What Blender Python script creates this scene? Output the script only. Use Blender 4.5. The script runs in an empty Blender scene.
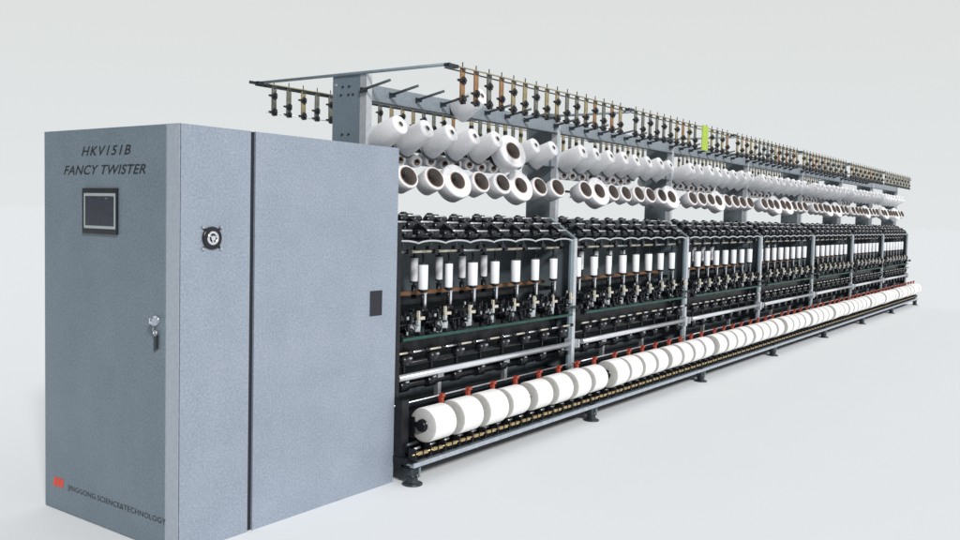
import bpy, math, random
from mathutils import Vector, Matrix
random.seed(7)
PI = math.pi
sc = bpy.context.scene
COL = sc.collection

# ------------------------------------------------------------------ materials
def new_mat(name):
    m = bpy.data.materials.new(name); m.use_nodes = True
    nt = m.node_tree
    return m, nt, nt.nodes['Principled BSDF']

def mat(name, col, rough=.5, metal=0., var=.0, scale=20., bump=0., bscale=200., spec=.5, coat=0., stretch=(1, 1, 1)):
    m, nt, b = new_mat(name)
    b.inputs['Roughness'].default_value = rough
    b.inputs['Metallic'].default_value = metal
    b.inputs['Specular IOR Level'].default_value = spec
    b.inputs['Coat Weight'].default_value = coat
    tc = nt.nodes.new('ShaderNodeTexCoord')
    mp = nt.nodes.new('ShaderNodeMapping'); mp.inputs['Scale'].default_value = stretch
    nt.links.new(tc.outputs['Object'], mp.inputs['Vector'])
    n = nt.nodes.new('ShaderNodeTexNoise'); n.inputs['Scale'].default_value = scale; n.inputs['Detail'].default_value = 5
    nt.links.new(mp.outputs['Vector'], n.inputs['Vector'])
    r = nt.nodes.new('ShaderNodeMapRange')
    r.inputs['From Min'].default_value = .3; r.inputs['From Max'].default_value = .7
    r.inputs['To Min'].default_value = 1 - var; r.inputs['To Max'].default_value = 1 + var
    nt.links.new(n.outputs['Fac'], r.inputs['Value'])
    mx = nt.nodes.new('ShaderNodeVectorMath'); mx.operation = 'SCALE'
    mx.inputs[0].default_value = col
    nt.links.new(r.outputs['Result'], mx.inputs['Scale'])
    nt.links.new(mx.outputs['Vector'], b.inputs['Base Color'])
    if bump:
        n2 = nt.nodes.new('ShaderNodeTexNoise'); n2.inputs['Scale'].default_value = bscale; n2.inputs['Detail'].default_value = 3
        nt.links.new(mp.outputs['Vector'], n2.inputs['Vector'])
        bp = nt.nodes.new('ShaderNodeBump'); bp.inputs['Strength'].default_value = bump; bp.inputs['Distance'].default_value = .002
        nt.links.new(n2.outputs['Fac'], bp.inputs['Height'])
        nt.links.new(bp.outputs['Normal'], b.inputs['Normal'])
    return m

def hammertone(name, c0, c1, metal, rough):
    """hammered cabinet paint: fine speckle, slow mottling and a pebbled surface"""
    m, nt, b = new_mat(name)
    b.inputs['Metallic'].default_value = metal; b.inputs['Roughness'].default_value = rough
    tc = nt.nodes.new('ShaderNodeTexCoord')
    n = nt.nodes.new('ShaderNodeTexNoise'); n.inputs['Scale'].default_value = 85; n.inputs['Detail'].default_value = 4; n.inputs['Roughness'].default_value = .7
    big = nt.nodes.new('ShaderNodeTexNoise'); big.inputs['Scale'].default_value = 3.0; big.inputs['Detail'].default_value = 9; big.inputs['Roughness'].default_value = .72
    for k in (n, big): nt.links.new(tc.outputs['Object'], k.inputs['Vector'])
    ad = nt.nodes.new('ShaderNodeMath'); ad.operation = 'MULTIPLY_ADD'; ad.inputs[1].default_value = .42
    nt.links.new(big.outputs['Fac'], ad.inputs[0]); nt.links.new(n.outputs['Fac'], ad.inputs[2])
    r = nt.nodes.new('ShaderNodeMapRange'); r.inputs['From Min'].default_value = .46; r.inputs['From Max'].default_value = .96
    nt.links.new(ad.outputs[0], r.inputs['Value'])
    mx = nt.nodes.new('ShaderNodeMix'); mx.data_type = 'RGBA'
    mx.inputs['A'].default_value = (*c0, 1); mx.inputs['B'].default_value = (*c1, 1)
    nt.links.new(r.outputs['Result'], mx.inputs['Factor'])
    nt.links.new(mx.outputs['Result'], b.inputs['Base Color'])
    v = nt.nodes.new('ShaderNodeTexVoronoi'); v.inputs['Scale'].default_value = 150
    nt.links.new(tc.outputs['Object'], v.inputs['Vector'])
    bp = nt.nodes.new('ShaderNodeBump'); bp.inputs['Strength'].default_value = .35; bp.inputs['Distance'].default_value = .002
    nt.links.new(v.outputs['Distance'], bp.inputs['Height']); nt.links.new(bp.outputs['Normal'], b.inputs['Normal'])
    return m

def yarn_mat(name, col, axis_scale):
    """wound yarn: crossed fine winding ridges round the local axis plus faint soiling"""
    m, nt, b = new_mat(name)
    b.inputs['Roughness'].default_value = .85; b.inputs['Specular IOR Level'].default_value = .2
    b.inputs['Sheen Weight'].default_value = .2
    tc = nt.nodes.new('ShaderNodeTexCoord')
    mp = nt.nodes.new('ShaderNodeMapping'); mp.inputs['Scale'].default_value = axis_scale
    nt.links.new(tc.outputs['Object'], mp.inputs['Vector'])
    n = nt.nodes.new('ShaderNodeTexNoise'); n.inputs['Scale'].default_value = 30; n.inputs['Detail'].default_value = 5
    nt.links.new(mp.outputs['Vector'], n.inputs['Vector'])
    r = nt.nodes.new('ShaderNodeMapRange'); r.inputs['From Min'].default_value = .3; r.inputs['From Max'].default_value = .7
    r.inputs['To Min'].default_value = .86; r.inputs['To Max'].default_value = 1.04
    nt.links.new(n.outputs['Fac'], r.inputs['Value'])
    mx = nt.nodes.new('ShaderNodeVectorMath'); mx.operation = 'SCALE'; mx.inputs[0].default_value = col
    nt.links.new(r.outputs['Result'], mx.inputs['Scale']); nt.links.new(mx.outputs['Vector'], b.inputs['Base Color'])
    bp = nt.nodes.new('ShaderNodeBump'); bp.inputs['Strength'].default_value = .5; bp.inputs['Distance'].default_value = .004
    nt.links.new(n.outputs['Fac'], bp.inputs['Height']); nt.links.new(bp.outputs['Normal'], b.inputs['Normal'])
    return m

M = {}
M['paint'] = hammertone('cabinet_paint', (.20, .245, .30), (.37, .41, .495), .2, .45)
M['door'] = hammertone('door_paint_shaded', (.122, .170, .205), (.235, .292, .342), .2, .48)  # tealer paint; the shaded side's darkness is put into its colour too
M['grey'] = mat('grey_machine_paint', (.20, .255, .29), .45, .2, .12, 9, .15, 250)
M['panel'] = mat('divider_paint', (.125, .155, .175), .5, .1, .18, 5, .2, 180)
M['far_grey'] = mat('grey_bobbin_yarn', (.36, .37, .39), .8, 0, .15, 20)
M['trim'] = mat('lit_corner_trim', (.36, .40, .46), .4, .15, .08, 60, .2, 150)  # corner strip's lit brightness put into a lighter colour
M['beam'] = hammertone('beam_paint', (.17, .205, .235), (.31, .35, .39), .2, .5)
M['rail'] = mat('galvanised_rail', (.40, .44, .50), .4, .4, .15, 18, .2, 200)
M['edge'] = mat('bare_aluminium_edge', (.55, .58, .62), .32, .45, .08, 30, .1, 200)
M['chrome'] = mat('polished_steel', (.80, .83, .88), .16, .9, .06, 30)
M['tube'] = mat('ground_steel_tube', (.74, .77, .82), .22, .6, .06, 12)
M['steel'] = mat('dull_steel', (.52, .54, .56), .35, .8, .2, 40)
M['black'] = mat('black_castings', (.009, .010, .013), .30, 0, .5, 25, .3, 120, spec=.3)
M['rubber'] = mat('black_rubber', (.012, .013, .017), .28, 0, .3, 30, spec=.4)
M['dark'] = mat('dark_iron', (.045, .055, .065), .38, .5, .4, 18, .3, 150)
M['grey_dark'] = mat('dark_grey_paint', (.075, .09, .105), .45, .2, .2, 20)
M['brass'] = mat('brass_rods', (.50, .38, .19), .35, .7, .25, 30)
M['brass_strip'] = mat('yellow_passivated_strip', (.30, .255, .15), .5, .3, .4, 14)
M['olive_strip'] = mat('dull_strip', (.16, .165, .14), .5, .3, .4, 14)
M['rust_strip'] = mat('copper_strip', (.30, .17, .085), .5, .3, .4, 14)
M['red'] = mat('red_plastic', (.36, .055, .03), .45, 0, .25, 60)
M['green'] = mat('green_plastic_bar', (.010, .055, .044), .55, 0, .25, 10)
M['belt'] = mat('orange_brown_belt', (.17, .075, .028), .6, 0, .3, 14)
M['cream'] = mat('cream_plastic', (.52, .49, .40), .45, 0, .15, 40)
M['pale'] = mat('pale_plate', (.42, .46, .48), .35, .2, .3, 25)
M['spool'] = mat('white_spool', (.78, .80, .84), .45, 0, .05, 60, .2, 400, stretch=(1, 1, 8))
M['yarn'] = yarn_mat('white_package_yarn', (.90, .90, .89), (9, 1, 1))
M['yarn_end_shaded'] = mat('shaded_package_end', (.47, .47, .455), .85, 0, .08, 40, .4, 300)  # white yarn darkened: shade on the end faces put into the colour
M['yarn_cone'] = yarn_mat('white_cone_yarn', (.80, .81, .84), (1, 1, 10))
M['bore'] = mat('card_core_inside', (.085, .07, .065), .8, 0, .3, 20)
M['brown'] = mat('brown_card_core', (.26, .15, .10), .7, 0, .25, 40)
M['ink'] = mat('black_ink', (.012, .014, .02), .5)
M['redink'] = mat('red_ink', (.75, .06, .02), .5)
M['screen'] = mat('dark_display', (.02, .025, .04), .25, 0, .3, 60)
M['bezel'] = mat('pale_bezel', (.36, .42, .44), .45, 0, .05)
M['lime'] = mat('lime_overlay', (.35, .48, .05), .6, 0, .05)
M['floor'] = mat('white_studio_floor', (.752, .776, .798), 1., 0, .004, 1, spec=0)

# ------------------------------------------------------------------ mesh builder
class MB:
    def __init__(s): s.v = []; s.f = []; s.m = []; s.sm = []; s.mats = []
    def mi(s, m):
        if m not in s.mats: s.mats.append(m)
        return s.mats.index(m)
    def box(s, x0, x1, y0, y1, z0, z1, m):
        i = len(s.v)
        s.v += [(x, y, z) for x in (x0, x1) for y in (y0, y1) for z in (z0, z1)]
        for q in ((0,1,3,2),(4,6,7,5),(0,4,5,1),(2,3,7,6),(0,2,6,4),(1,5,7,3)):
            s.f.append([i+k for k in q]); s.m.append(s.mi(m)); s.sm.append(False)
        return s
    def cbox(s, c, d, m): return s.box(c[0]-d[0]/2, c[0]+d[0]/2, c[1]-d[1]/2, c[1]+d[1]/2, c[2]-d[2]/2, c[2]+d[2]/2, m)
    def prism(s, pts, axis, a0, a1, m):
        """extrude a 2D outline along axis ('x' outline is (y,z); 'y' is (x,z); 'z' is (x,y))"""
        def P(p, a): return {'x': (a, p[0], p[1]), 'y': (p[0], a, p[1]), 'z': (p[0], p[1], a)}[axis]
        i = len(s.v); n = len(pts)
        s.v += [P(p, a0) for p in pts] + [P(p, a1) for p in pts]
        s.f += [list(range(i, i+n)), list(range(i+2*n-1, i+n-1, -1))]; s.m += [s.mi(m)]*2; s.sm += [False]*2
        for k in range(n):
            s.f.append([i+k, i+(k+1) % n, i+n+(k+1) % n, i+n+k]); s.m.append(s.mi(m)); s.sm.append(False)
        return s
    def lathe(s, o, ax, prof, n, m, cap0=True, cap1=True, capm=None):
        """prof: list of (t along axis, radius[, material of the band that starts here])"""
        o = Vector(o); a = Vector(ax).normalized()
        u = a.orthogonal().normalized(); w = a.cross(u)
        base = len(s.v)
        for p in prof:
            for k in range(n):
                q = 2*PI*k/n
                s.v.append(tuple(o + a*p[0] + (u*math.cos(q) + w*math.sin(q))*p[1]))
        for j in range(len(prof)-1):
            mm = prof[j][2] if len(prof[j]) > 2 else m
            flat = abs(prof[j][0]-prof[j+1][0]) < 1e-6
            for k in range(n):
                k2 = (k+1) % n
                s.f.append([base+j*n+k, base+j*n+k2, base+(j+1)*n+k2, base+(j+1)*n+k]); s.m.append(s.mi(mm)); s.sm.append(not flat)
        if cap0: s.f.append([base+k for k in range(n)][::-1]); s.m.append(s.mi(capm or m)); s.sm.append(False)
        if cap1: s.f.append([base+(len(prof)-1)*n+k for k in range(n)]); s.m.append(s.mi(capm or m)); s.sm.append(False)
        return s
    def cyl(s, p0, p1, r, m, n=12, r1=None, capm=None):
        p0 = Vector(p0); p1 = Vector(p1); L = (p1-p0).length
        return s.lathe(p0, p1-p0, [(0, r), (L, r if r1 is None else r1)], n, m, capm=capm)
    def tube(s, pts, r, m, n=8):
        base = len(s.v); pts = [Vector(p) for p in pts]
        for i, p in enumerate(pts):
            t = (pts[min(i+1, len(pts)-1)]-pts[max(i-1, 0)]).normalized()
            u = Vector((0, 0, 1)).cross(t).normalized(); w = t.cross(u)
            for k in range(n):
                q = 2*PI*k/n; s.v.append(tuple(p+(u*math.cos(q)+w*math.sin(q))*r))
        for j in range(len(pts)-1):
            for k in range(n):
                k2 = (k+1) % n
                s.f.append([base+j*n+k, base+j*n+k2, base+(j+1)*n+k2, base+(j+1)*n+k]); s.m.append(s.mi(m)); s.sm.append(True)
        return s
    def path(s, pts, r, m, n=8):
        for a, b in zip(pts, pts[1:]): s.cyl(a, b, r, m, n)
        return s
    def mesh(s, name):
        me = bpy.data.meshes.new(name)
        me.from_pydata(s.v, [], s.f)
        for m in s.mats: me.materials.append(M[m])
        me.polygons.foreach_set('material_index', s.m); me.polygons.foreach_set('use_smooth', s.sm)
        me.update()
        return me

def link(name, me, parent=None, loc=(0, 0, 0), bevel=0):
    o = bpy.data.objects.new(name, me); COL.objects.link(o); o.location = loc
    if parent is not None: o.parent = parent
    if bevel:
        b = o.modifiers.new('bevel', 'BEVEL'); b.width = bevel; b.segments = 3; b.limit_method = 'ANGLE'
    return o
def build(mb, name, parent=None, loc=(0, 0, 0), bevel=0): return link(name, mb.mesh(name), parent, loc, bevel)
def tag(o, label=None, cat=None, group=None, kind=None):
    if label: o['label'] = label
    if cat: o['category'] = cat
    if group: o['group'] = group
    if kind: o['kind'] = kind
    return o
def empty(name, loc):
    o = bpy.data.objects.new(name, None); COL.objects.link(o); o.location = loc; o.empty_display_size = .1
    return o
def copy_tree(src, loc, label):
    c = src.copy(); COL.objects.link(c); c.location = loc; c['label'] = label
    for ch in src.children:
        d = ch.copy(); COL.objects.link(d); d.parent = c
    return c
ORD = ['first', 'second', 'third', 'fourth', 'fifth', 'sixth', 'seventh', 'eighth', 'ninth', 'tenth', 'eleventh', 'twelfth']

# ------------------------------------------------------------------ floor
fl = MB(); fl.v = [(-400, -400, 0), (600, -400, 0), (600, 600, 0), (-400, 600, 0)]; fl.f = [[0, 1, 2, 3]]; fl.m = [fl.mi('floor')]; fl.sm = [False]
tag(build(fl, 'floor'), 'seamless white studio floor', kind='structure')

# ------------------------------------------------------------------ the machine
root = empty('twisting_machine', (0, 0, 0))
tag(root, 'long fancy yarn twisting machine with blue-grey control cabinet at its near end', 'textile machine')

# ---- cabinet
CW, CD, CH = 1.52, 1.146, 2.0
c = MB().prism([(.0, .092), (.0, CD), (CW, CD), (CW, 0), (.446, 0), (.446, .006), (.416, .006), (.416, 0), (.026, 0)], 'z', 0, CH, 'paint')
# front is set back behind the door leaf
cab = MB().prism([(.022, CD), (CW, CD), (CW, .0), (.447, .0), (.447, .02), (.416, .02), (.416, .0), (.016, .0), (.016, .012), (.011, .012), (.011, .003), (.003, .086), (.022, .086)], 'z', 0, CH, 'paint')
cab = build(cab, 'control_cabinet', root, bevel=.0025)
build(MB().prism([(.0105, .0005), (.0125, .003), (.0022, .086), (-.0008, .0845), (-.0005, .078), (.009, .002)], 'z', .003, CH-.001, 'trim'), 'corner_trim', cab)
tag(cab, 'blue-grey hammered paint control cabinet')
build(MB().box(.4165, .4465, .012, .0205, .002, CH-.002, 'ink'), 'panel_seam', cab)
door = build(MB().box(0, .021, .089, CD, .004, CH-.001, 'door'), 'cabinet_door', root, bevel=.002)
tag(door, 'teal-grey cabinet door, darkened for its shaded side, with display and lettering')
# cooling vent with four screw arms
v = MB()
cx, cz = .186, 1.478
v.lathe((cx, -.001, cz), (0, -1, 0), [(0, .054), (.008, .054), (.012, .046), (.012, .031), (.006, .030, 'screen'), (.006, .027)], 32, 'rubber', capm='rubber')
for k in range(4):
    a = PI/4 + k*PI/2
    p = (cx+math.cos(a)*.072, -.004, cz+math.sin(a)*.072)
    v.cyl((cx+math.cos(a)*.04, -.006, cz+math.sin(a)*.04), p, .005, 'rubber', 8)
    v.cyl((p[0], -.001, p[2]), (p[0], -.010, p[2]), .007, 'steel', 10)
v = build(v, 'cooling_fan', cab)
h = MB()
h.lathe((cx, -.007, cz), (0, -1, 0), [(0, .033), (.008, .033), (.010, .029), (.010, .023), (.003, .022, 'ink'), (.003, .001)], 28, 'chrome')
h.cyl((cx, -.009, cz), (cx, -.017, cz), .011, 'chrome', 20)
for k in range(3):
    a = .5+k*2*PI/3
    h.cyl((cx, -.013, cz), (cx+math.cos(a)*.024, -.013, cz+math.sin(a)*.024), .0035, 'chrome', 8)
h = build(h, 'fan_hub', v); 
# pull recess
pr = MB().box(1.29, 1.392, -.004, .001, 1.02, 1.166, 'ink')
pr = build(pr, 'recessed_pull', cab, bevel=.002)
# display
dp = MB()
dp.box(-.012, -.0005, .466, .767, 1.681, 1.704, 'rubber').box(-.012, -.0005, .466, .767, 1.478, 1.503, 'rubber')
dp.box(-.0115, -.0005, .466, .476, 1.503, 1.681, 'rubber').box(-.0115, -.0005, .757, .767, 1.503, 1.681, 'rubber')
dp.box(-.009, -.0005, .476, .757, 1.5032, 1.6808, 'bezel')
dp = build(dp, 'display_panel', door, bevel=.0015)
build(MB().box(-.0105, -.0085, .493, .741, 1.519, 1.665, 'screen').box(-.0113, -.0100, .545, .565, 1.652, 1.655, 'steel'), 'screen', door)
# lock and hanging keys
lk = MB().cyl((0, .150, 1.09), (-.012, .150, 1.09), .021, 'chrome', 20).cyl((-.012, .150, 1.09), (-.03, .150, 1.09), .013, 'chrome', 16)
lk.cbox((-.035, .150, 1.09), (.014, .006, .026), 'chrome')
build(lk, 'door_lock', door)
ky = MB().cyl((-.036, .128, 1.088), (-.036, .118, 1.088), .019, 'chrome', 16).cyl((-.03, .150, 1.09), (-.036, .12, 1.088), .004, 'steel', 8)
ky.path([(-.02, .150, 1.075), (-.022, .155, 1.04), (-.016, .150, 1.02)], .0028, 'steel')
ky.cbox((-.010, .152, .985), (.003, .019, .075), 'dark').cyl((-.008, .152, 1.03), (-.013, .152, 1.03), .014, 'steel', 14)
ky.cbox((-.006, .139, .99), (.003, .011, .065), 'dark')
build(ky, 'key', door)

def text(name, s, width, height, yc, z, m, parent, shear=.0, weight=0):
    cu = bpy.data.curves.new(name, 'FONT'); cu.body = s; cu.shear = shear; cu.extrude = .0; cu.offset = weight
    cu.space_character = 1.2 if len(s) < 9 else 1.06
    t = bpy.data.objects.new(name, cu); COL.objects.link(t)
    dg = bpy.context.evaluated_depsgraph_get(); dg.update()
    me = bpy.data.meshes.new_from_object(t.evaluated_get(dg))
    bpy.data.objects.remove(t)
    xs = [q.co.x for q in me.vertices]; ys = [q.co.y for q in me.vertices]
    x0, x1, y0, y1 = min(xs), max(xs), min(ys), max(ys)
    for q in me.vertices:
        u = (q.co.x-x0)/(x1-x0)*width; w = (q.co.y-y0)/(y1-y0)*height
        q.co = (-.0011, yc+width/2-u, z+w)
    me.materials.clear(); me.materials.append(M[m])
    return link(name, me, parent)
text('model_lettering', 'HKV151B', .425, .047, .577, 1.865, 'ink', door, .32, .012)
text('machine_lettering', 'FANCY TWISTER', .71, .047, .60, 1.772, 'ink', door, .32, .012)
text('company_lettering', 'JINGGONG SCIENCE&TECHNOLOGY', .845, .036, .5, .122, 'ink', door, 0, .004)
lg = MB()
for k in range(3):
    y = 1.063-k*.032
    lg.prism([(y, .128), (y-.024, .128), (y-.038, .175), (y-.014, .175)], 'x', -.0022, -.0006, 'redink')
build(lg, 'red_logo', door)

# ---- section frames
PITCH = 2.287
X0 = 1.515
NB = 7
POST = [X0 + PITCH*(i+1) for i in range(NB)]          # 3.80 ... 17.5
def divider_mesh():
    d = MB()
    d.prism([(.095, .10), (1.10, .10), (1.10, 1.44), (.90, 1.585), (.32, 1.585), (.095, 1.44)], 'x', -.03, -.008, 'panel')
    d.box(-.029, .06, .30, .9, .08, .10, 'dark')
    return d.mesh('divider_panel')
def post_mesh():
    d = MB()
    d.box(-.085, -.045, .075, .093, .13, 1.445, 'grey').box(-.0448, .0, .068, .093, .13, 1.447, 'edge')
    # chamfered top strip
    d.prism([(.068, 1.447), (.093, 1.447), (.325, 1.598), (.31, 1.612)], 'x', -.045, .0, 'grey')
    d.prism([(.072, 1.452), (.093, 1.447), (.31, 1.60), (.295, 1.604)], 'x', -.083, -.0452, 'dark')
    # clamp block for the steel tube and the black stop rod
    d.box(-.13, -.086, .02, .085, .555, .65, 'edge').box(.001, .02, .03, .085, .57, .635, 'edge')
    return d.mesh('section_post')
def stop_mesh():
    return MB().cyl((-.24, .02, .905), (-.02, .02, .905), .012, 'dark', 10).cyl((-.03, .02, .905), (.0, .02, .905), .022, 'ink', 14).mesh('stop_rod')
dm, pm, sm_ = divider_mesh(), post_mesh(), stop_mesh()
for x in POST:
    dv = link('divider_panel', dm, root, (x, 0, 0))
    link('section_post', pm, root, (x, 0, 0))
    link('stop_rod', sm_, root, (x, 0, 0))

def bay_shell():
    """back panel, tubes, rollers and rails of one section; x from 0 to PITCH"""
    P = PITCH
    out = []
    a = MB().box(.0, P-.09, .60, .62, .12, 1.50, 'panel')
    a.box(0, P-.09, .33, .35, .12, .66, 'panel')
    out.append(('back_panel', a.mesh('back_panel'), None))
    # black roof of drafting rollers
    a = MB()
    a.prism([(.15, 1.45), (.33, 1.57), (.95, 1.57), (.95, 1.50), (.45, 1.50), (.30, 1.43)], 'x', .0, P-.05, 'black')
    for (y, z, r) in ((.115, 1.475, .019), (.185, 1.525, .021), (.255, 1.562, .019)):
        a.cyl((0, y, z), (P-.06, y, z), r*.55, 'dark', 10)
    out.append(('roller_bed', a.mesh('roller_bed'), None))
    # rods
    a = MB()
    pts = [(k/96*(P-.1), .060, 1.432+.016*abs(math.sin(k/96*PI*8))**.7) for k in range(97)]
    a.tube(pts, .0065, 'edge', 8)
    out.append(('wavy_guide_rod', a.mesh('wavy_guide_rod'), None))
    a = MB()
    for k in range(8):
        x = .05+k*.27
        a.cyl((x, .15, 1.375), (x+.19, .15, 1.375), .009, 'cream' if k % 3 else 'steel', 8).cbox((x+.225, .15, 1.377), (.03, .04, .03), 'black')
    a.cyl((0, .15, 1.375), (P-.1, .15, 1.375), .005, 'dark', 8)
    out.append(('yarn_rod', a.mesh('yarn_rod'), None))
    a = MB().box(.02, P-.12, .29, .32, 1.082, 1.104, 'belt')
    out.append(('drive_belt', a.mesh('drive_belt'), None))
    # spindle rail
    a = MB().box(.0, P-.1, .10, .22, .955, .985, 'black').box(.0, P-.1, .24, .42, 1.03, 1.06, 'black').box(0, P-.1, .50, .6, .99, 1.02, 'black')
    a.box(0, P-.1, .18, .33, .68, .86, 'black').box(0, P-.1, .10, .30, .66, .70, 'black')
    out.append(('spindle_rail', a.mesh('spindle_rail'), None))
    a = MB().box(.10, P-.13, .018, .030, .838, .856, 'green')
    out.append(('green_bar', a.mesh('green_bar'), None))
    a = MB()
    for k in range(13):
        x = .03+k*.165
        a.cyl((x, .02, .765), (x+.11, .02, .765), .0065, 'chrome' if k % 2 else 'cream', 8).cyl((x+.12, .02, .765), (x+.15, .02, .765), .013, 'black', 8)
    a.cyl((0, .02, .765), (P-.12, .02, .765), .004, 'dark', 6)
    out.append(('tension_rod', a.mesh('tension_rod'), None))
    a = MB().cyl((.09, .05, .607), (P-.13, .05, .607), .021, 'tube', 24)
    out.append(('steel_tube', a.mesh('steel_tube'), None))
    a = MB().cyl((0, .09, .68), (P-.1, .09, .68), .022, 'black', 12).cyl((0, .12, .54), (P-.1, .12, .54), .03, 'black', 12)
    out.append(('drive_shaft', a.mesh('drive_shaft'), None))
    a = MB()
    a.box(0, .035, .10, .13, .42, .56, 'steel').box(-.015, .05, .09, .14, .55, .575, 'steel')
    out.append(('tube_hanger', a.mesh('tube_hanger'), None))
    a = MB().cyl((0, .0, .462), (P, .0, .462), .006, 'steel', 8)
    out.append(('lifter_rod', a.mesh('lifter_rod'), None))
    # lower trough under the packages
    a = MB().box(0, P, -.11, .60, .122, .16, 'black').prism([(.10, .15), (.60, .15), (.60, .17), (.30, .40), (.10, .40)], 'x', 0, P, 'black')
    out.append(('lower_trough', a.mesh('lower_trough'), None))
    a = MB().box(0, P, -.168, -.135, .092, .098, 'rail').box(0, P, -.168, -.160, .098, .119, 'rail').box(0, P, -.158, -.11, .1, .108, 'grey')
    out.append(('lower_rail', a.mesh('lower_rail'), None))
    a = MB()
    for k in range(16):
        x = .02+k*P/16
        a.cbox((x+.043, -.155, .168), (.044, .016, .018), 'brass').cbox((x+.096, -.155, .167), (.044, .016, .018), 'brass').cbox((x+.07, -.16, .166), (.008, .012, .03), 'black')
        a.box(x-.004, x+.004, -.165, -.11, .132, .20, 'black')
        a.cyl((x+.02, -.07, .205), (x+.12, -.07, .205), .012, 'dark', 8).cyl((x+.05, -.11, .185), (x+.10, -.11, .185), .008, 'steel', 8)
        a.cbox((x+.065, -.09, .155), (.05, .02, .03), 'black')
    a.cyl((0, -.155, .168), (P, -.155, .168), .005, 'brass', 8)
    out.append(('brass_roller_bar', a.mesh('brass_roller_bar'), None))
    return out
shell = bay_shell()
for b in range(NB):
    for name, me, _ in shell:
        dz = .022 if name in ('lower_rail', 'brass_roller_bar') else 0
        if name == 'tube_hanger':
            for x in (.55, 1.33): link(name, me, root, (X0+PITCH*b+x, 0, 0))
        else: link(name, me, root, (X0+PITCH*b, 0, dz))

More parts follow.
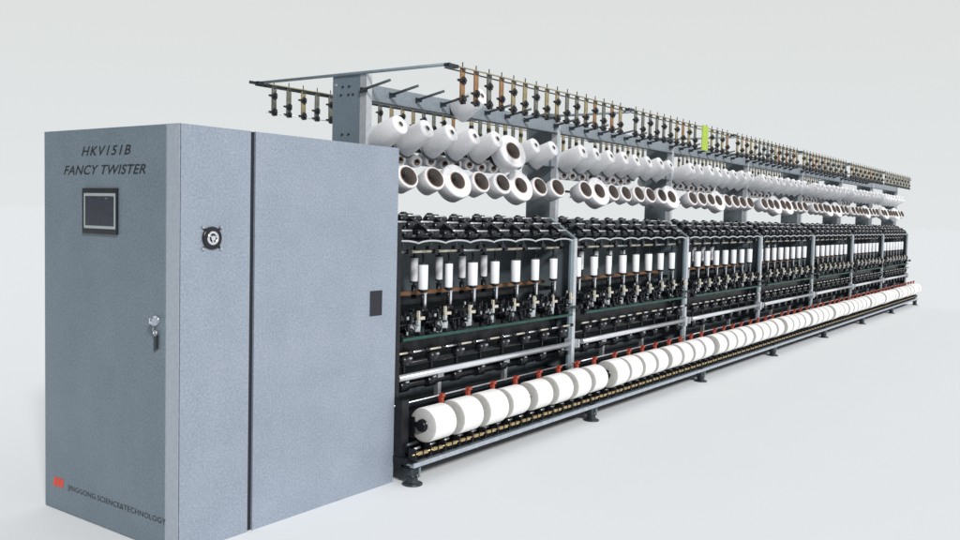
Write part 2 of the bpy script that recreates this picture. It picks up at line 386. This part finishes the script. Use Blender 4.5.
# ---- per-position working parts
def unit_meshes():
    r = {}
    # front spindle: shaft, blade, housing
    a = MB().cyl((0, 0, 1.10), (0, 0, 1.345), .0065, 'black', 8).cyl((0, 0, 1.345), (0, 0, 1.36), .010, 'dark', 8)
    a.cyl((0, 0, 1.115), (0, 0, 1.13), .024, 'dark', 14).cyl((0, 0, 1.02), (0, 0, 1.115), .0125, 'black', 10)
    a.cbox((.004, -.016, 1.06), (.020, .010, .085), 'chrome').cbox((.0, -.01, 1.105), (.03, .03, .012), 'steel')
    a.cyl((0, 0, .90), (0, 0, 1.02), .026, 'black', 14).cyl((0, 0, .985), (0, 0, 1.005), .036, 'black', 16).cyl((0, 0, .84), (0, 0, .90), .018, 'dark', 12)
    a.cbox((-.022, -.03, .95), (.012, .03, .075), 'black').cbox((.025, -.035, .915), (.03, .03, .04), 'black')
    r['spindle'] = a.mesh('spindle')
    a = MB().cbox((0, 0, .98), (.011, .018, .07), 'cream').cbox((.026, -.005, .968), (.045, .018, .018), 'cream').cbox((.0, .0, .94), (.02, .02, .03), 'pale').cbox((.03, .01, .99), (.018, .012, .03), 'black')
    a.cbox((.0, .012, .965), (.035, .012, .02), 'black')
    r['yarn_bracket'] = a.mesh('yarn_bracket')
    a = MB().cbox((0, 0, .895), (.045, .05, .05), 'black').cyl((-.02, -.04, .89), (.02, -.04, .875), .022, 'black', 10).cyl((0, 0, .84), (0, 0, .93), .012, 'rubber', 8).cbox((.035, -.03, .945), (.02, .02, .035), 'steel')
    a.cyl((.05, -.045, .925), (.085, -.045, .925), .010, 'dark', 8).cyl((.0, -.045, .845), (.0, -.045, .825), .020, 'rubber', 12)
    r['tension_block'] = a.mesh('tension_block')
    a = MB().prism([(-.055, .862), (.055, .862), (.058, .925), (.035, .945), (-.03, .95), (-.055, .92)], 'y', 0, .006, 'pale')
    r['separator_plate'] = a.mesh('separator_plate')
    # drafting arm on the sloped roof
    a = MB()
    for (y, z, r_, L) in ((.105, 1.488, .024, .105), (.178, 1.538, .026, .12), (.25, 1.578, .024, .105)):
        a.cyl((-L, y, z), (-.03, y, z), r_, 'rubber', 14).cyl((.03, y, z), (L, y, z), r_, 'rubber', 14).cyl((-.03, y, z), (.03, y, z), .008, 'steel', 8)
    a.prism([(.07, 1.495), (.10, 1.525), (.30, 1.625), (.33, 1.605), (.30, 1.575), (.12, 1.49)], 'x', -.021, .021, 'black')
    a.cyl((.0, .155, 1.562), (.125, .155, 1.562), .0065, 'edge', 8).cyl((-.02, .085, 1.510), (.10, .085, 1.510), .006, 'edge', 8).cyl((-.03, .235, 1.601), (.09, .235, 1.601), .006, 'edge', 8).cyl((.12, .155, 1.562), (.12, .175, 1.54), .004, 'dark', 6).cyl((.1, .085, 1.51), (.1, .105, 1.49), .004, 'dark', 6).cbox((.03, .30, 1.604), (.10, .03, .022), 'black')
    a.cbox((-.05, .27, 1.6065), (.06, .012, .006), 'steel').cyl((0, .075, 1.47), (0, .065, 1.40), .007, 'dark', 8)
    a.cbox((0, .075, 1.40), (.05, .03, .025), 'black')
    r['drafting_arm'] = a.mesh('drafting_arm')
    a = MB().lathe((-.05, .06, .71), (1, 0, 0), [(0, .014), (.01, .034), (.045, .036), (.075, .026), (.10, .014)], 16, 'rubber')
    a.cbox((0, .03, .728), (.026, .02, .012), 'steel').cyl((-.05, .06, .71), (.06, .06, .71), .010, 'dark', 8)
    a.cyl((-.04, .09, .545), (.04, .09, .545), .037, 'black', 14).cbox((.01, .055, .575), (.03, .01, .01), 'steel').cbox((0, .08, .62), (.012, .02, .14), 'black')
    r['drive_drum'] = a.mesh('drive_drum')
    # package cradle with red lever
    a = MB().cbox((0, -.03, .415), (.028, .020, .125), 'red').cbox((0, -.036, .478), (.032, .028, .018), 'red')
    a.path([(0, -.045, .43), (0, .0, .462)], .008, 'red', 8)
    r['red_lever'] = a.mesh('red_lever')
    a = MB().cbox((0, -.035, .315), (.012, .03, .13), 'black').prism([(-.11, .35), (.10, .36), (.10, .325), (-.11, .322)], 'x', -.005, .005, 'black')
    a.cyl((-.014, -.105, .335), (.014, -.105, .335), .034, 'rubber', 16)
    r['package_cradle'] = a.mesh('package_cradle')
    # simple far-side spindle
    a = MB().cyl((0, 0, 1.02), (0, 0, 1.40), .007, 'dark', 8).cyl((0, 0, 1.03), (0, 0, 1.135), .018, 'black', 10)
    r['far_spindle'] = a.mesh('far_spindle')
    return r
U = unit_meshes()
SX = [.165+.270*i for i in range(8)]
def PXb(b, i): return (.150+.283*i+(.03 if i > 3 else 0)) if b == 0 else (.235+.270*i+(.036 if i > 3 else 0))     # left face of each package
rnd = random.Random(3)
for b in range(NB):
    xb = X0+PITCH*b
    for i, sx in enumerate(SX):
        x = xb+sx
        link('spindle', U['spindle'], root, (x, .15, 0))
        link('yarn_bracket', U['yarn_bracket'], root, (x+.105, .045, rnd.uniform(-.01, .02)))
        link('tension_block', U['tension_block'], root, (x+.07, .12, 0))
        link('separator_plate', U['separator_plate'], root, (x+.12, .085+rnd.uniform(-.01,.01), rnd.uniform(-.008,.004)))
        link('drafting_arm', U['drafting_arm'], root, (x-.03, .0, rnd.uniform(-.004, .004)))
        link('drive_drum', U['drive_drum'], root, (x+.01, 0, 0))
        link('red_lever', U['red_lever'], root, (xb+PXb(b, i)+.25, -.02, 0))
        if i in (0, 4) or True:
            link('package_cradle', U['package_cradle'], root, (xb+PXb(b, i)-.012, 0, 0))
        if b < 4 and i < 5: link('far_spindle', U['far_spindle'], root, (x+.185, .38, 0))

rt = random.Random(23)
tv = []
for v_ in range(4):
    a = MB().cyl((-.10, .06, .93), (.10, .075, .935), .006, 'black', 6)
    for _ in range(9):
        x = rt.uniform(-.10, .10); z = rt.uniform(.84, 1.02)
        a.cbox((x, .065, z), (rt.uniform(.008, .03), rt.uniform(.02, .05), rt.uniform(.015, .05)), 'black')
        if rt.random() < .8: a.cyl((x, .06, z), (x+rt.uniform(-.01, .01), .07, .93), .005, 'black', 6)
    for _ in range(3):
        x = rt.uniform(-.10, .10); z = rt.uniform(.85, 1.04)
        a.cbox((x, .045, z), (rt.uniform(.006, .018), .008, rt.uniform(.008, .02)), rt.choice(['edge', 'pale', 'steel'])).cyl((x, .05, z), (x, .07, .93), .004, 'black', 6)
    tv.append(a.mesh('thread_lever'))
for b in range(NB):
    for i, sx in enumerate(SX): link('thread_lever', rt.choice(tv), root, (X0+PITCH*b+sx+.03, 0, 0))

# gear end by the cabinet
g = MB().box(1.522, 1.585, -.06, .55, .09, .50, 'black').box(1.522, 1.56, .0, .50, .50, 1.56, 'black')
for k in range(7): g.box(1.586, 1.590, -.05, .10, .14+k*.045, .148+k*.045, 'dark')
build(g, 'gear_box', root)

# feet
def foot_mesh():
    a = MB().lathe((0, 0, .0), (0, 0, 1), [(0, .062), (.008, .062), (.014, .05), (.022, .034), (.05, .030)], 24, 'dark')
    a.cyl((0, 0, .022), (0, 0, .07), .013, 'steel', 12).cyl((0, 0, .04), (0, 0, .055), .024, 'dark', 6)
    a.cbox((0, .01, .095), (.07, .06, .075), 'dark').cyl((0, .01, .018), (0, .01, .07), .030, 'dark', 16).cbox((.034, -.024, .085), (.012, .012, .09), 'grey').cbox((0, .01, .105), (.12, .08, .008), 'black')
    return a.mesh('levelling_foot')
fm = foot_mesh()
br = MB().prism([(.06, .118), (.215, .118), (.215, .06), (.19, .055)], 'y', -.01, .012, 'black').mesh('foot_brace')
fx = [1.56] + [3.80+PITCH*i-.02 for i in range(7)]
for i, x in enumerate(fx):
    for y in (-.12, 1.12):
        f_ = link('levelling_foot', fm, root, (x, y, 0))
        if y > 0: link('cross_sill', MB().cbox((x, .55, .112), (.06, 1.2, .012), 'dark').mesh('cross_sill'), root)
        elif i: 
            q = link('foot_brace', br, f_, (-.25, .16, 0))

# ---- creel
CX = [1.90, 4.37, 6.86, 9.34, 11.86, 14.3, 16.75, 19.15]
CY0, CY1 = .67, .93
def column_mesh():
    a = MB().box(0, .006, CY0+.012, CY1, .0, 2.535, 'panel')
    a.box(0, .055, CY0-.045, CY0+.012, .0, 2.535, 'edge').box(0, .05, CY1-.0, CY1+.006, .0, 2.535, 'grey')
    return a.mesh('creel_column')
def bolts_mesh():
    a = MB()
    for y, z in ((.78, 2.46), (.84, 2.46), (.745, 2.405), (.785, 2.405), (.855, 2.405), (.78, 2.14), (.84, 2.14), (.76, 1.86), (.84, 1.86)):
        a.cyl((.001, y, z), (-.006, y, z), .008, 'ink', 8)
    a.cyl((.001, .905, 2.475), (-.004, .905, 2.475), .010, 'edge', 8)
    return a.mesh('bolts')
cm, bm_ = column_mesh(), bolts_mesh()
# big first column keeps a lighter hammered face
def column0():
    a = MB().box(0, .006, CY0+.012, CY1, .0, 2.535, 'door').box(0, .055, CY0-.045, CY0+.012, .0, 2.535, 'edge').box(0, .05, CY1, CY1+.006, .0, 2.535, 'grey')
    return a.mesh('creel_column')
for i, x in enumerate(CX):
    cc = link('creel_column', column0() if i == 0 else cm, root, (x, 0, 0))
    link('bolts', bm_, cc)
    if i == 7: continue
    # cross arm that carries the two guide rails
    a = MB().cyl((x-.005, -.075, 2.512 if i else 2.542), (x-.005, 1.68, 2.512 if i else 2.542), .011, 'grey', 10)
    build(a, 'cross_arm', root)
for i in range(7):
    xa, xb = CX[i]+.058, CX[i+1]-.004
    a = MB().box(xa, xb, .655, .668, 2.362, 2.475, 'beam').box(xa, xb, .62, .655, 2.352, 2.362, 'dark').box(xa, xb, .668, .70, 2.468, 2.475, 'beam')
    build(a, 'upper_beam', root)
    a = MB().box(xa, xb, .70, .72, 2.065, 2.13, 'beam').box(xa, xb, .645, .70, 2.055, 2.0645, 'dark')
    build(a, 'middle_beam', root)
    a = MB().box(xa, xb, .70, .715, 1.845, 1.865, 'dark')
    build(a, 'lower_beam', root)

# pegs: axis from (y .66) outward and up
AX = Vector((0, -.25, .12)).normalized()
def peg_top():
    a = MB().path([(0, 0, -.02), (0, 0, .02)], .008, 'dark', 8)
    a.cyl((0, .0, .0), (0, -.25, .05), .0095, 'grey_dark', 8).cbox((0, -.02, .0), (.012, .06, .03), 'dark')
    return a.mesh('creel_peg')
def peg_mid():
    a = MB().cyl((0, 0, 0), AX*.20, .007, 'dark', 8)
    a.lathe((0, 0, 0), AX, [(0, .03), (.006, .104), (.012, .104), (.014, .03)], 28, 'dark')
    return a.mesh('creel_peg')
pt, pmid = peg_top(), peg_mid()
# cone origins sit at the peg base
def cone_px(bay, i): return CX[bay]+.115+(.283 if bay == 0 else .275)*i
low = MB()
for bay in range(7):
    for i in range(8):
        x = cone_px(bay, i)
        if bay < 6:
            link('creel_peg', pt, root, (x-.13, .655, 2.425))
            link('creel_peg', pmid, root, (x, .655, 2.092))
        else:
            o = Vector((x, .655, 2.092)); low.cyl(o, o+AX*.2, .007, 'dark', 6)
        o = Vector((x+.19, .655, 1.80)); A3 = Vector((-.045, -.25, .115)).normalized(); low.cyl(o, o+A3*.15, .006, 'dark', 6); low.cyl(o+A3*.14, o+A3*.165+Vector((.0, .0, .04)), .007, 'dark', 6)
low = tag(build(low, 'creel_peg', root), 'pegs of the lower row, mostly inside the hollow cones', kind='stuff')

# thread guides
def guide_mesh(stripm, kn):
    a = MB().box(-.020, .020, -.006, .006, -.215, .005, stripm).cyl((-.001, 0, 0), (-.001, 0, .04), .004, 'dark', 6)
    a.cbox((0, -.004, -.005), (.028, .018, .028), 'dark')
    return a.mesh('thread_guide')
def clip_mesh(dz, s=1.):
    a = MB().prism([(.018, dz-.020*s), (.018, dz+.018*s), (-.006, dz+.026*s), (-.020, dz+.010), (-.050, dz+.006), (-.050, dz-.004), (-.018, dz-.012), (-.008, dz-.024*s)], 'y', -.018, .004, 'rubber')
    a.cyl((0, -.03, dz), (0, -.016, dz), .010*s, 'dark', 8)
    return a.mesh('tension_clip')
GS = [guide_mesh(m_, 0) for m_ in ('brass_strip', 'olive_strip', 'rust_strip')]
CL = [(clip_mesh(-.075), clip_mesh(-.195, 1.2)), (clip_mesh(-.14), clip_mesh(-.20, .9))]
rest = MB()
def add_guide_to(mb, x, y, z, k):
    mb.box(x-.026, x+.026, y-.006, y+.006, z-.215, z+.005, ('brass_strip', 'olive_strip')[k % 2]).box(x-.003, x+.003, y-.003, y+.003, z, z+.04, 'dark')
    for dz in ((-.075, -.195), (-.14, -.20))[k % 2]: mb.box(x-.03, x+.012, y-.02, y+.004, z+dz-.016, z+dz+.016, 'rubber')
rg = random.Random(11)
def guide(x, y, z, k, ry):
    g_ = link('thread_guide', rg.choice([GS[0], GS[1], GS[1], GS[2]]) if x < 4.2 else rg.choice([GS[0], GS[1], GS[0], GS[1], GS[2]]), root, (x, y, z))
    g_.rotation_euler = (0, ry, 0)
    for me in CL[k % 2]: link('tension_clip', me, g_)
    if x > 8: g_.scale = (1.4, 1, 1)
LIME = None
for bay in range(6):
    xs = CX[bay]+.145
    for k in range(16):
        x = xs+k*.1455
        skip = bay == 1 and k == 10
        if bay < 5 and not skip: guide(x, -.06, 2.535, k, rg.uniform(-.02, .02))
        elif not skip: add_guide_to(rest, x, -.06, 2.535, k)
        if skip: LIME = x
        if bay == 0 and k < 16: guide(x-.03, 1.66, 2.535, k, rg.uniform(-.02, .02))
        else: add_guide_to(rest, x-.03, 1.66, 2.535, k)
tag(build(rest, 'thread_guide', root), 'thread guides at the far end and on the far side of the creel', kind='stuff')
for y in (-.06, 1.66):
    a = MB()
    for bay in range(6):
        xa = CX[bay]-.02 if y < 0 else CX[bay]-.05; xb = CX[bay+1]-.03
        if y > 0 and bay == 0: a.box(1.80, xb, y+.006, y+.022, 2.525, 2.545, 'dark')
        a.cyl((xa, y-.012, 2.540), (xb, y-.012, 2.540), .0045, 'brass_strip', 6).cyl((xa, y+.014, 2.520), (xb, y+.014, 2.520), .0045, 'dark', 6)
        a.box(xa+.0, xa+.10, y-.02, y+.02, 2.527, 2.547, 'dark')
        if y > 0: a.cyl((xa+.1, y, 2.332), (xb, y, 2.332), .0035, 'steel', 6)
    build(a, 'guide_rail', root)

# lime overlay mark, added to the scene as a tag at the guide rail
tg = MB().box(-.075, .075, -.004, .004, -.235, .008, 'lime')
tag(build(tg, 'overlay_tag', None, (LIME, -.105, 2.542)), 'lime green overlay mark, added as a tag in the row of overhead thread guides', 'tag')

# ------------------------------------------------------------------ yarn goods (each lifts off)
def package_proto():
    r = empty('yarn_package', (0, 0, 0))
    R = .110
    a = MB().lathe((0, 0, 0), (1, 0, 0), [(.002, .040, 'yarn_end_shaded'), (.0, R-.012, 'yarn_end_shaded'), (.004, R-.003), (.014, R), (.198, R), (.208, R-.003), (.212, R-.012, 'yarn_end_shaded'), (.210, .040)], 48, 'yarn', False, False)
    build(a, 'wound_yarn', r)
    a = MB().lathe((-.012, 0, 0), (1, 0, 0), [(0, .030), (0, .040), (.236, .040), (.236, .030)], 28, 'rubber', False, False)
    a.lathe((-.004, 0, 0), (1, 0, 0), [(0, .030), (0, .012), (.0, .001)], 24, 'ink', False, False)
    build(a, 'core_tube', r)
    tag(r, 'x', 'yarn package', 'white yarn packages on the lower winding rail')
    return r
pp = package_proto()
for b in range(NB):
    for i in range(8):
        loc = (X0+PITCH*b+PXb(b, i), -.105, .335)
        lab = f'fat white package on lower rail, {ORD[i]} in the {ORD[b]} section from the cabinet'
        if b == i == 0: pp.location = loc; pp['label'] = lab; o = pp
        else: o = copy_tree(pp, loc, lab)
        s = rnd.uniform(.94, 1.03); o.scale = (rnd.uniform(.97, 1.03), s, s); o.rotation_euler = (rnd.uniform(0, 6), 0, 0)

def spool_proto(r_):
    r = empty('thread_spool', (0, 0, 0))
    a = MB().lathe((0, 0, 0), (0, 0, 1), [(0, r_*.96), (.004, r_), (.156, r_), (.16, r_*.96)], 24, 'spool')
    build(a, 'wound_thread', r)
    build(MB().cyl((0, 0, -.008), (0, 0, .0), r_*1.04, 'rubber', 20), 'end_cap', r)
    build(MB().cyl((0, 0, .16), (0, 0, .170), r_*.98, 'dark', 20), 'end_cap', r)
    return r
protos = [spool_proto(w) for w in (.033, .027, .036)]
used = set()
def spool(k, loc, lab, grp):
    if k not in used: used.add(k); o = protos[k]; o.location = loc; o['label'] = lab
    else: o = copy_tree(protos[k], loc, lab)
    o['category'] = 'spool'; o['group'] = grp
seq = [1, 0, 1, 2, 0, 2, 0, 0]
for b in range(NB):
    for i, sx in enumerate(SX):
        k = seq[i] if b < 2 else (0 if (i+b) % 3 else 2)
        spool(k, (X0+PITCH*b+sx, .15, 1.13), f'white spool on {ORD[i]} front spindle of the {ORD[b]} section from the cabinet', 'white spools on the front spindles')
for b in range(4):
    for i, sx in enumerate(SX[:5]):
        spool(1, (X0+PITCH*b+sx+.185, .38, 1.16), f'narrower white spool in the row behind, {ORD[i]} place of the {ORD[b]} section', 'white spools on the rear spindles')

AX3 = Vector((-.045, -.25, .115)).normalized()
def cone_proto(L, rb, rf, bore, wide, AX=AX):
    """base at the peg plate, small or wide end out along AX"""
    r = empty('yarn_cone', (0, 0, 0))
    o = AX*.014
    q = AX.to_track_quat('Z', 'Y')
    a = MB().lathe((0, 0, 0), (0, 0, 1), [(0, bore+.006), (.0, rb-.008), (.007, rb), (L-.012, rf), (L-.003, rf-.004), (L, rf-.012), (L-.001, bore+.006)], 36, 'yarn_cone', False, False)
    y = build(a, 'wound_yarn', r, o); y.rotation_euler = q.to_euler()
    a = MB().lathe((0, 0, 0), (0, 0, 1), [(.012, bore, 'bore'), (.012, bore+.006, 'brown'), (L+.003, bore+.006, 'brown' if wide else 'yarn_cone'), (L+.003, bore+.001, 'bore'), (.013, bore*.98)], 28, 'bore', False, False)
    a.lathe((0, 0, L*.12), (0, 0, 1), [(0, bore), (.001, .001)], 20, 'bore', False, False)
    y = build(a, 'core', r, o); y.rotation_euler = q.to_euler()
    return r
CP = {'narrow': cone_proto(.240, .094, .068, .018, False), 'tube': cone_proto(.13, .078, .088, .065, True, AX3),
      'big': cone_proto(.12, .130, .138, .064, True, AX3), 'thin': cone_proto(.13, .080, .090, .066, False, AX3), 'small': None}
DESC = {'narrow': 'white cone with a small hole', 'tube': 'hollow cone with a wide brown bore', 'big': 'big thick-walled white yarn cone', 'thin': 'thin-walled white hollow cone'}
cused = set()
def cone(kind, loc, where, grp):
    lab = DESC[kind] + ', ' + where
    if kind not in cused: cused.add(kind); o = CP[kind]; o.location = loc; o['label'] = lab
    else: o = copy_tree(CP[kind], loc, lab)
    o['category'] = 'yarn cone'; o['group'] = grp
    s = rnd.uniform(.96, 1.04); o.scale = (s, s, s)
    return o
lowseq = [['tube', 'tube', 'big', 'tube', 'thin', 'big', 'tube', 'tube'], ['tube', 'big', 'tube', 'tube', 'tube', 'tube', 'thin', 'big'],
          ['tube', 'tube', 'tube', 'big', 'tube', 'tube', 'tube', 'tube'], ['tube', 'tube', 'big', 'tube', 'big', 'tube', 'tube', 'tube'],
          ['tube', 'tube', 'tube', 'big', 'tube', 'big', 'tube', 'tube'], ['tube', 'tube', 'tube', 'tube', 'big', 'tube', 'thin', 'tube'], ['tube', 'big', 'tube', 'tube', 'tube', 'big', 'tube', 'tube']]
for bay in range(7):
    for i in range(8):
        x = cone_px(bay, i)
        k = 'big' if (bay == 0 and i == 5) else 'narrow'
        cone(k, (x-(.03 if k == 'big' else 0), .655-(.10 if k == 'big' else 0), 2.092-(.02 if k == 'big' else 0)), f'{ORD[i]} in upper row of {ORD[bay]} creel bay', 'white yarn cones in the upper creel row')
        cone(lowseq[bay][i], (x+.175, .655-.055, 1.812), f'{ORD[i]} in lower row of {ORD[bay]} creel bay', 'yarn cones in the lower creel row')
cone('tube', (CX[0]+.0, .60, 1.812), 'hanging right beside the cabinet edge', 'yarn cones in the lower creel row')
cone('narrow', (CX[0]+1.03, .655, 2.39), 'alone on the otherwise empty top peg row', 'yarn cones on the top pegs')['label'] = 'single white cone on the otherwise empty top row of creel pegs'

# tubes on the far side of the creel, base ends towards us
fb = empty('far_bobbin', (0, 0, 0))
ax2 = Vector((.45, .85, .15)).normalized(); q2 = ax2.to_track_quat('Z', 'Y').to_euler()
a = MB().lathe((0, 0, 0), (0, 0, 1), [(.03, .022), (.0, .024), (.0, .044), (.16, .06), (.165, .03)], 24, 'far_grey', False, True)
y = build(a, 'wound_yarn', fb); y.rotation_euler = q2
a = MB().lathe((0, 0, 0), (0, 0, 1), [(-.002, .019, 'bore'), (-.003, .026, 'brown'), (.004, .026, 'brown'), (.03, .019), (.032, .001)], 20, 'bore', False, False)
y = build(a, 'core', fb); y.rotation_euler = q2
first = True
for bay in range(6):
    for i in range(12):
        loc = (CX[bay]+.30+.175*i+rnd.uniform(-.02, .02), 1.02, 2.03+rnd.uniform(-.01, .01))
        lab = f'small grey bobbin behind the cones, {ORD[i]} in the {ORD[bay]} creel bay'
        if first: fb.location = loc; fb['label'] = lab; o = fb; first = False
        else: o = copy_tree(fb, loc, lab)
        o['category'] = 'bobbin'; o['group'] = 'small bobbins on the far side of the creel'


# ------------------------------------------------------------------ camera
yaw, pitch, roll, f, sy = .6218, -.0557, .0242, 893.4815, -4.769
fw = Vector((math.cos(yaw)*math.cos(pitch), math.sin(yaw)*math.cos(pitch), math.sin(pitch)))
r = Vector((math.sin(yaw), -math.cos(yaw), 0)); u = r.cross(fw)
r2 = r*math.cos(roll)+u*math.sin(roll); u2 = -r*math.sin(roll)+u*math.cos(roll)
cam = bpy.data.cameras.new('camera'); co = bpy.data.objects.new('camera', cam); COL.objects.link(co)
mw = Matrix((r2, u2, -fw)).transposed().to_4x4(); mw.translation = Vector((-2.5015, -3.4893, 1.6153))
co.matrix_world = mw
cam.sensor_width = 36; cam.lens = 36*f/960; cam.shift_y = sy/960; cam.clip_end = 3000; cam.clip_start = .05
sc.camera = co

# ------------------------------------------------------------------ studio light
w = bpy.data.worlds.new('World'); sc.world = w; w.use_nodes = True
nt = w.node_tree; bg = nt.nodes['Background']
tc = nt.nodes.new('ShaderNodeTexCoord'); sp = nt.nodes.new('ShaderNodeSeparateXYZ')
nt.links.new(tc.outputs['Generated'], sp.inputs[0])
# pale paper colour: a little darker and warmer with height
rz = nt.nodes.new('ShaderNodeValToRGB'); cr = rz.color_ramp
cr.elements[0].position = .0; cr.elements[0].color = (.762, .792, .80, 1)
e_ = cr.elements.new(.06); e_.color = (.742, .768, .768, 1)
cr.elements[1].position = .28; cr.elements[1].color = (.715, .735, .722, 1)
nt.links.new(sp.outputs['Z'], rz.inputs['Fac'])
# backdrop is bright in front of and to the right of the camera, dim behind-left and overhead
dt = nt.nodes.new('ShaderNodeVectorMath'); dt.operation = 'DOT_PRODUCT'
da = math.radians(0); dt.inputs[1].default_value = (math.cos(da), math.sin(da), 0)
nt.links.new(tc.outputs['Generated'], dt.inputs[0])
mr = nt.nodes.new('ShaderNodeMapRange'); mr.interpolation_type = 'SMOOTHSTEP'
mr.inputs['From Min'].default_value = -.35; mr.inputs['From Max'].default_value = .25
mr.inputs['To Min'].default_value = .16; mr.inputs['To Max'].default_value = 1
nt.links.new(dt.outputs['Value'], mr.inputs['Value'])
mu = nt.nodes.new('ShaderNodeMapRange'); mu.interpolation_type = 'SMOOTHSTEP'
mu.inputs['From Min'].default_value = .45; mu.inputs['From Max'].default_value = .9
mu.inputs['To Min'].default_value = 1; mu.inputs['To Max'].default_value = .9
nt.links.new(sp.outputs['Z'], mu.inputs['Value'])
m1 = nt.nodes.new('ShaderNodeMath'); m1.operation = 'MULTIPLY'
nt.links.new(mr.outputs['Result'], m1.inputs[0]); nt.links.new(mu.outputs['Result'], m1.inputs[1])
nt.links.new(rz.outputs['Color'], bg.inputs['Color']); nt.links.new(m1.outputs[0], bg.inputs['Strength'])
sun = bpy.data.lights.new('key_light', 'SUN'); sun.energy = 3.35; sun.angle = math.radians(9); sun.color = (1, .985, .97)
so = bpy.data.objects.new('key_light', sun); COL.objects.link(so)
el, az = math.radians(31), math.radians(60)
d = Vector((math.cos(az)*math.cos(el), math.sin(az)*math.cos(el), -math.sin(el)))
so.rotation_euler = d.to_track_quat('-Z', 'Y').to_euler(); so.location = (0, -6, 5)

sc.view_settings.view_transform = 'Standard'; sc.view_settings.look = 'None'; sc.view_settings.gamma = 1
sc.view_settings.exposure = 0
